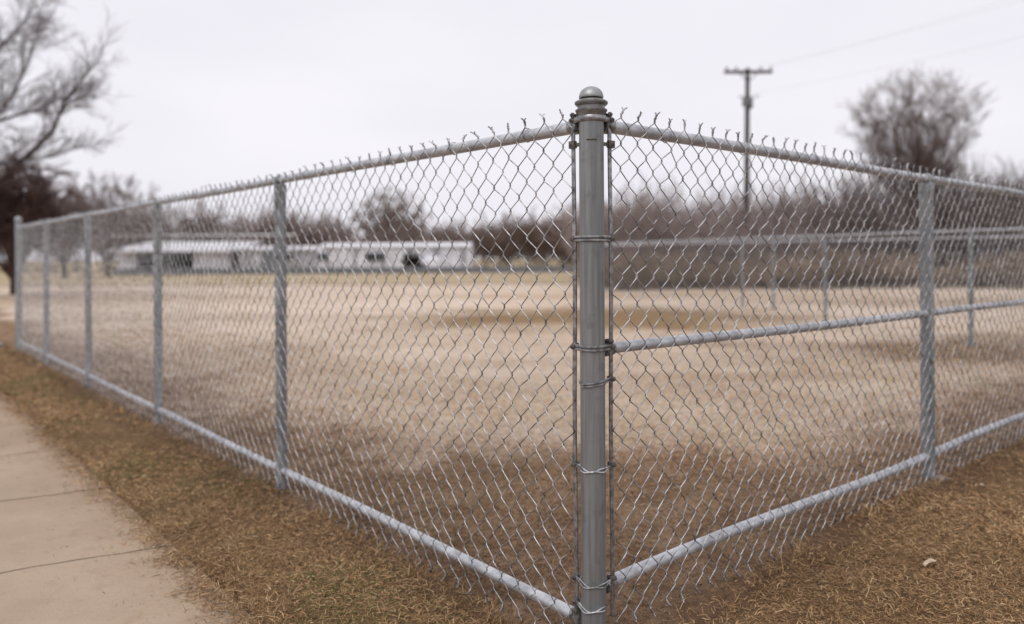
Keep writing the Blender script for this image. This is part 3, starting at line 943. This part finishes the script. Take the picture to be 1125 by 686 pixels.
rs = np.random.default_rng(3); spots = []
for row, (y, n) in enumerate(((41, 17), (44.5, 17), (49, 16), (55, 15), (63, 9))):
    for i in range(n):
        f = (i + rs.uniform(-.3, .3)) / (n - 1); px = 655 + 600 * f
        x = (px - 562) / 860 * y
        top = np.interp(px, [655, 720, 800, 860, 900, 960, 1040, 1125, 1260], [226, 218, 222, 216, 204, 202, 200, 194, 190]) + (10, 4, 0, -3, -12)[row] + rs.normal(0, 5)
        h = EYE + (282 - top) / 860 * y
        dk = np.interp(px, [655, 850, 940, 1125], [1.0, .85, .55, .48]) * rs.uniform(.85, 1.15)
        c0 = tuple(q * dk for q in (0.27, 0.215, 0.20)); c1 = tuple(q * dk for q in (0.45, 0.37, 0.345))
        spots.append((x, y + rs.normal(0, 1.6 if row == 0 else .7), .1, .95 * rs.uniform(.85, 1.2), h / 5.2, c0, c1))
for i in range(26):                                 # low straggling growth in front of the bushes
    px = 660 + 22 * i + rs.uniform(-10, 10); y = rs.uniform(34.5, 40.5); dk = rs.uniform(.8, 1.2)
    spots.append(((px - 562) / 860 * y, y, .1, rs.uniform(.5, .9), rs.uniform(.16, .42), tuple(q * dk for q in (.25, .19, .145)), tuple(q * dk for q in (.44, .345, .26))))
o = thicket('thicket', spots, .0095, 8)
tag(o, 'dense brown tangle of bare bushes along the right side of the field', 'bushes', kind='stuff')
spots = []
for row, (y, n) in enumerate(((97, 22), (106, 22))):
    for i in range(n):
        f = (i + rs.uniform(-.3, .3)) / (n - 1); px = -60 + 760 * f
        x = (px - 562) / 860 * y
        top = np.interp(px, [-60, 60, 170, 300, 380, 480, 520, 600, 700], [200, 212, 226, 234, 238, 246, 250, 240, 225]) + rs.normal(0, 4)
        h = EYE + (284 - top) / 860 * y
        dk = rs.uniform(.85, 1.15)
        c0 = tuple(q * dk for q in (0.19, 0.142, 0.125)); c1 = tuple(q * dk for q in (0.37, 0.29, 0.26))
        spots.append((x, y, .1, 1.75 * rs.uniform(.85, 1.15), h / 5.2, c0, c1))
for i in range(7):                                  # nearer brush right of the long building
    px = 530 + 21 * i + rs.uniform(-6, 6); y = 90 + rs.uniform(-2, 3); h = EYE + (284 - 246 + rs.normal(0, 4)) / 860 * y
    spots.append(((px - 562) / 860 * y, y, .1, 1.3, h / 5.2, (0.14, 0.10, 0.08), (0.29, 0.215, 0.175)))
o = thicket('thicket', spots, .021, 9)
tag(o, 'hazy belt of bare brush far behind the white buildings', 'bushes', kind='stuff')

# ------------------------------------------------------------------ grass
def grass(N, zmin, zmax, seed, field=False):
    rs = np.random.default_rng(seed)
    y = np.exp(rs.uniform(math.log(zmin), math.log(zmax), N)); x = y * rs.uniform(-1.0, 0.95, N)
    # gather part of them in tufts
    k = rs.integers(0, N // 7, N); tuft = rs.uniform(0, 1, N) < .62
    x = np.where(tuft, x[k] + rs.normal(0, .016, N) * (y[k] / 4) ** .4, x); y = np.where(tuft, y[k] + rs.normal(0, .016, N) * (y[k] / 4) ** .4, y)
    r = (x - CX) * DR[0] + (y - CY) * DR[1]; t = (x - CX) * DL[0] + (y - CY) * DL[1]
    d = np.minimum(r, t)
    if field:
        sel = d > 2.0; x, y, r, t, d = x[sel], y[sel], r[sel], t[sel], d[sel]; N = len(x)
    outside = d < 0.02
    er = edge_r(t) + .05 * wob(x, y, 5, 2) + .04 * wob(x, y, 14, 8)
    keep = ~((r < er - np.abs(rs.normal(0, .10, N))) & (r > -3.05)) | ((rs.uniform(0, 1, N) < .012) & (r > er - .5))
    keep &= ~((t > 15) & (r < 1)) & (rs.uniform(0, 1, N) < np.where(outside, 1, np.where(d < 3.5, .8, .3)))
    bare = wob(x, y, 1.6, 5) + .6 * wob(x, y, 4.3, 11)
    keep &= rs.uniform(0, 1, N) < np.clip(1.0 + bare * .75, .18, 1)
    keep &= rs.uniform(0, 1, N) < np.where(outside, np.clip((-d + .08 * wob(x, y, 6, 3)) / .4 + .35, .25, 1), 1)
    x, y, r, t, d, outside = x[keep], y[keep], r[keep], t[keep], d[keep], outside[keep]; n = len(x)
    a = rs.uniform(0, 6.283, n); el = np.abs(rs.normal(0, .34, n)) + .05; el = np.minimum(el, 1.25)
    ln = rs.gamma(5, .0058, n) * np.maximum(1, y / 9) ** .6 * np.where(outside, 1.0, .72)
    tall = outside & (d > -.16) & (rs.uniform(0, 1, n) < .22)
    ln = np.where(tall, ln * 1.7, ln); el = np.where(tall, np.minimum(el + .55, 1.3), el)
    wd = rs.uniform(.0009, .0018, n) * np.maximum(1, y / 4.2)
    dx, dy = np.cos(a), np.sin(a); sx, sy = -dy, dx
    z = ground_z(x, y) + np.where(r < edge_r(t), .03, 0) + rs.uniform(0, .010, n)
    bend = rs.normal(0, .35, n)
    e2 = el * .35 + bend * .3
    p0 = np.stack([x, y, z - .004], 1)
    p1 = p0 + np.stack([dx * np.cos(el), dy * np.cos(el), np.sin(el)], 1) * (ln * .5)[:, None]
    sw = rs.normal(0, .5, n); dx2, dy2 = np.cos(a + sw), np.sin(a + sw)
    p2 = p1 + np.stack([dx2 * np.cos(e2), dy2 * np.cos(e2), np.sin(e2)], 1) * (ln * .5)[:, None]
    p2[:, 2] = np.maximum(p2[:, 2], z + .001)
    S = np.stack([sx, sy, rs.normal(0, .5, n)], 1) * wd[:, None]
    V = np.stack([p0 - S, p0 + S, p1 - S * .9, p1 + S * .9, p2 - S * .25, p2 + S * .25], 1).reshape(-1, 3)
    b = np.arange(n)[:, None] * 6
    F = np.concatenate([b + np.array([[0, 1, 3, 2]]), b + np.array([[2, 3, 5, 4]])], 0)
    # colours
    pal = np.array([[.45, .29, .155], [.33, .20, .098], [.205, .12, .058], [.10, .06, .033], [.54, .39, .225]])
    pr = rs.choice(5, n, p=[.27, .30, .24, .10, .09]); c = pal[pr]
    inner = np.minimum(np.clip((d - .4) / 1.1, 0, 1), np.clip((np.hypot(x - CX, y - CY) - 2.5 + .4 * wob(x, y, 2.2, 6)) / 1.2, 0, 1))[:, None]
    c = np.where(outside[:, None], c, c * np.array([1.0, 1.0, 1.15]) * (.80 + inner * 1.05))
    g = np.clip(wob(x, y, 1.1, 14) * .9 + wob(x, y, 3.1, 1) * .6 - .15, 0, 1) * np.where(outside, 1, .25)
    isg = rs.uniform(0, 1, n) < g * .72
    gc = np.array([[.105, .115, .035], [.16, .15, .055], [.07, .085, .026]])[rs.integers(0, 3, n)]
    c = np.where(isg[:, None], gc, c) * rs.uniform(.75, 1.2, n)[:, None]
    # patches of lighter and darker litter
    c = c * (1 + .28 * wob(x, y, 1.3, 7) + .18 * wob(x, y, 3.6, 17))[:, None]
    if field:                                        # far tufts: drab tan
        c = np.array([.57, .46, .355]) * rs.uniform(.62, 1.12, n)[:, None] * (1 + .2 * wob(x, y, .5, 4))[:, None]
        for (ex, ey, rx, ry, k) in ((2.2, 19.5, 6, 4.2, .62), (8.8, 12.2, 5.5, 2.6, .66), (4.6, 6.6, 1.7, .6, .5), (-17, 30, 9, 4.5, .4)):
            m = sstep(1.15, .4, np.hypot((x - ex) / rx, (y - ey) / ry) + .3 * wob(x, y, .9, 12))[:, None]
            c = c * (1 - m * k * np.array([.92, 1.0, 1.1]))
    c = np.clip(c, .01, .65)
    return V, F, np.repeat(c, 6, 0)


V, F, cc = grass(820000, 2.3, 17.0, 77)
V2, F2, c2 = grass(170000, 5.0, 60.0, 78, True)
V, F = merge([(V, F), (V2, F2)]); cc = np.concatenate([cc, c2])
tag(fast_mesh('grass', V, F, M['grass'], None, False, cc), 'short dead brown grass with olive tufts on both sides of the fence', 'grass', kind='stuff')

# ------------------------------------------------------------------ small litter
def leaf(px, py, ln, ang, label, zb=0.12):
    Z = (EYE - zb) * 860 / (py - 283); x = (px - 562) / 860 * Z
    z0 = float(ground_z(x, Z)) + .022
    v = []; f = []
    n = 7
    for i in range(n):
        s = i / (n - 1); w = ln * .16 * math.sin(math.pi * (s * .9 + .06)) ** .7
        for k in (-1, 0, 1):
            lx = (s - .5) * ln; ly = k * w
            v.append((x + lx * math.cos(ang) - ly * math.sin(ang), Z + lx * math.sin(ang) + ly * math.cos(ang), z0 + .25 * abs(k) * w + .012 * math.sin(3 * s) + .004 * math.sin(9 * s + k)))
    for i in range(n - 1):
        for k in range(2):
            q = i * 3 + k; f.append((q, q + 1, q + 4, q + 3))
    mb = MB(); mb.add(v, f)
    tag(mb.build('dead_leaf', M['leaf'], smooth=180), label, 'leaf')


leaf(1020, 623, .10, .5, 'curled pale dead leaf lying on the brown grass in the right foreground')
leaf(1075, 540, .06, -.3, 'smaller pale dead leaf on the grass right of the middle-rail fence post')
leaf(868, 562, .055, 1.4, 'dull tan dead leaf on bare soil under the right bottom rail')

# footing of the right line post
cfx, cfy = P3(C2, DR, 3.245, 0)[:2]
mb = MB(); ft = []
for k in range(22):
    a = 6.283 * k / 22; rr = .062 + random.uniform(-.018, .02)
    ft.append((cfx + .05 + rr * 1.2 * math.cos(a), cfy - .02 + rr * .8 * math.sin(a)))
gz = float(ground_z(cfx, cfy))
mb.add([(p[0], p[1], gz - .03) for p in ft] + [(p[0], p[1], gz + .008) for p in ft] + [(cfx + .05 + (p[0] - cfx - .05) * .8, cfy - .02 + (p[1] - cfy + .02) * .8, gz + .018) for p in ft],
       [(i, (i + 1) % 22, 22 + (i + 1) % 22, 22 + i) for i in range(22)] + [(22 + i, 22 + (i + 1) % 22, 44 + (i + 1) % 22, 44 + i) for i in range(22)] + [tuple(range(44, 66))])
mb.build('footing', M['stone'], fr)

# ------------------------------------------------------------------ sky, sun, camera
w = bpy.data.worlds.new('World'); sc.world = w; w.use_nodes = True
nt = w.node_tree; bg = nt.nodes['Background']
sky = nt.nodes.new('ShaderNodeTexSky'); sky.sky_type = 'NISHITA'; sky.sun_disc = False
SUN_EL, SUN_ROT = R(52), R(215)
sky.sun_elevation = SUN_EL; sky.sun_rotation = SUN_ROT; sky.air_density = 1.0; sky.dust_density = 4.0
hs = nt.nodes.new('ShaderNodeHueSaturation'); hs.inputs['Saturation'].default_value = .25; hs.inputs['Value'].default_value = 1.0
nt.links.new(sky.outputs[0], hs.inputs['Color'])
tc = nt.nodes.new('ShaderNodeTexCoord')
mp = nt.nodes.new('ShaderNodeMapping'); mp.inputs['Scale'].default_value = (1.2, 1.2, 3.5)
nt.links.new(tc.outputs['Generated'], mp.inputs[0])
nz = nt.nodes.new('ShaderNodeTexNoise'); nz.inputs['Scale'].default_value = 1.6; nz.inputs['Detail'].default_value = 4
nt.links.new(mp.outputs[0], nz.inputs['Vector'])
cr = nt.nodes.new('ShaderNodeValToRGB')
cr.color_ramp.elements[0].position = .3; cr.color_ramp.elements[0].color = (8.7, 8.5, 9.2, 1)
cr.color_ramp.elements[1].position = .7; cr.color_ramp.elements[1].color = (9.7, 9.5, 10.1, 1)
nt.links.new(nz.outputs[0], cr.inputs[0])
mx = nt.nodes.new('ShaderNodeMix'); mx.data_type = 'RGBA'; mx.inputs[0].default_value = .95
nt.links.new(hs.outputs[0], mx.inputs[6]); nt.links.new(cr.outputs[0], mx.inputs[7])
nt.links.new(mx.outputs[2], bg.inputs[0]); bg.inputs[1].default_value = 0.1

sl = bpy.data.lights.new('overcast_sun', 'SUN'); sl.energy = 1.35; sl.angle = R(40); sl.color = (1, .965, .92)
so = bpy.data.objects.new('overcast_sun', sl); col.objects.link(so)
dv = Vector((math.sin(SUN_ROT) * math.cos(SUN_EL), math.cos(SUN_ROT) * math.cos(SUN_EL), math.sin(SUN_EL)))
so.rotation_euler = dv.to_track_quat('Z', 'Y').to_euler(); so.location = (0, -5, 20)

cd = bpy.data.cameras.new('camera'); cam = bpy.data.objects.new('camera', cd); col.objects.link(cam)
cam.location = (0, 0, EYE)
from mathutils import Matrix
cam.rotation_euler = (Matrix.Rotation(R(90), 3, 'X') @ Matrix.Rotation(R(-0.3), 3, 'Z')).to_euler()
cd.sensor_width = 36; cd.lens = 860 / 1125 * 36; cd.shift_y = -60 / 1125
cd.clip_start = .05; cd.clip_end = 3000
cd.dof.use_dof = True; cd.dof.focus_distance = 3.25; cd.dof.aperture_fstop = 1.05
sc.camera = cam
sc.view_settings.view_transform = 'Standard'; sc.view_settings.look = 'None'; sc.view_settings.exposure = 0; sc.view_settings.gamma = 1
sc.render.engine = 'CYCLES'
sc.cycles.max_bounces = 5; sc.cycles.diffuse_bounces = 2; sc.cycles.glossy_bounces = 2
sc.cycles.use_denoising = True
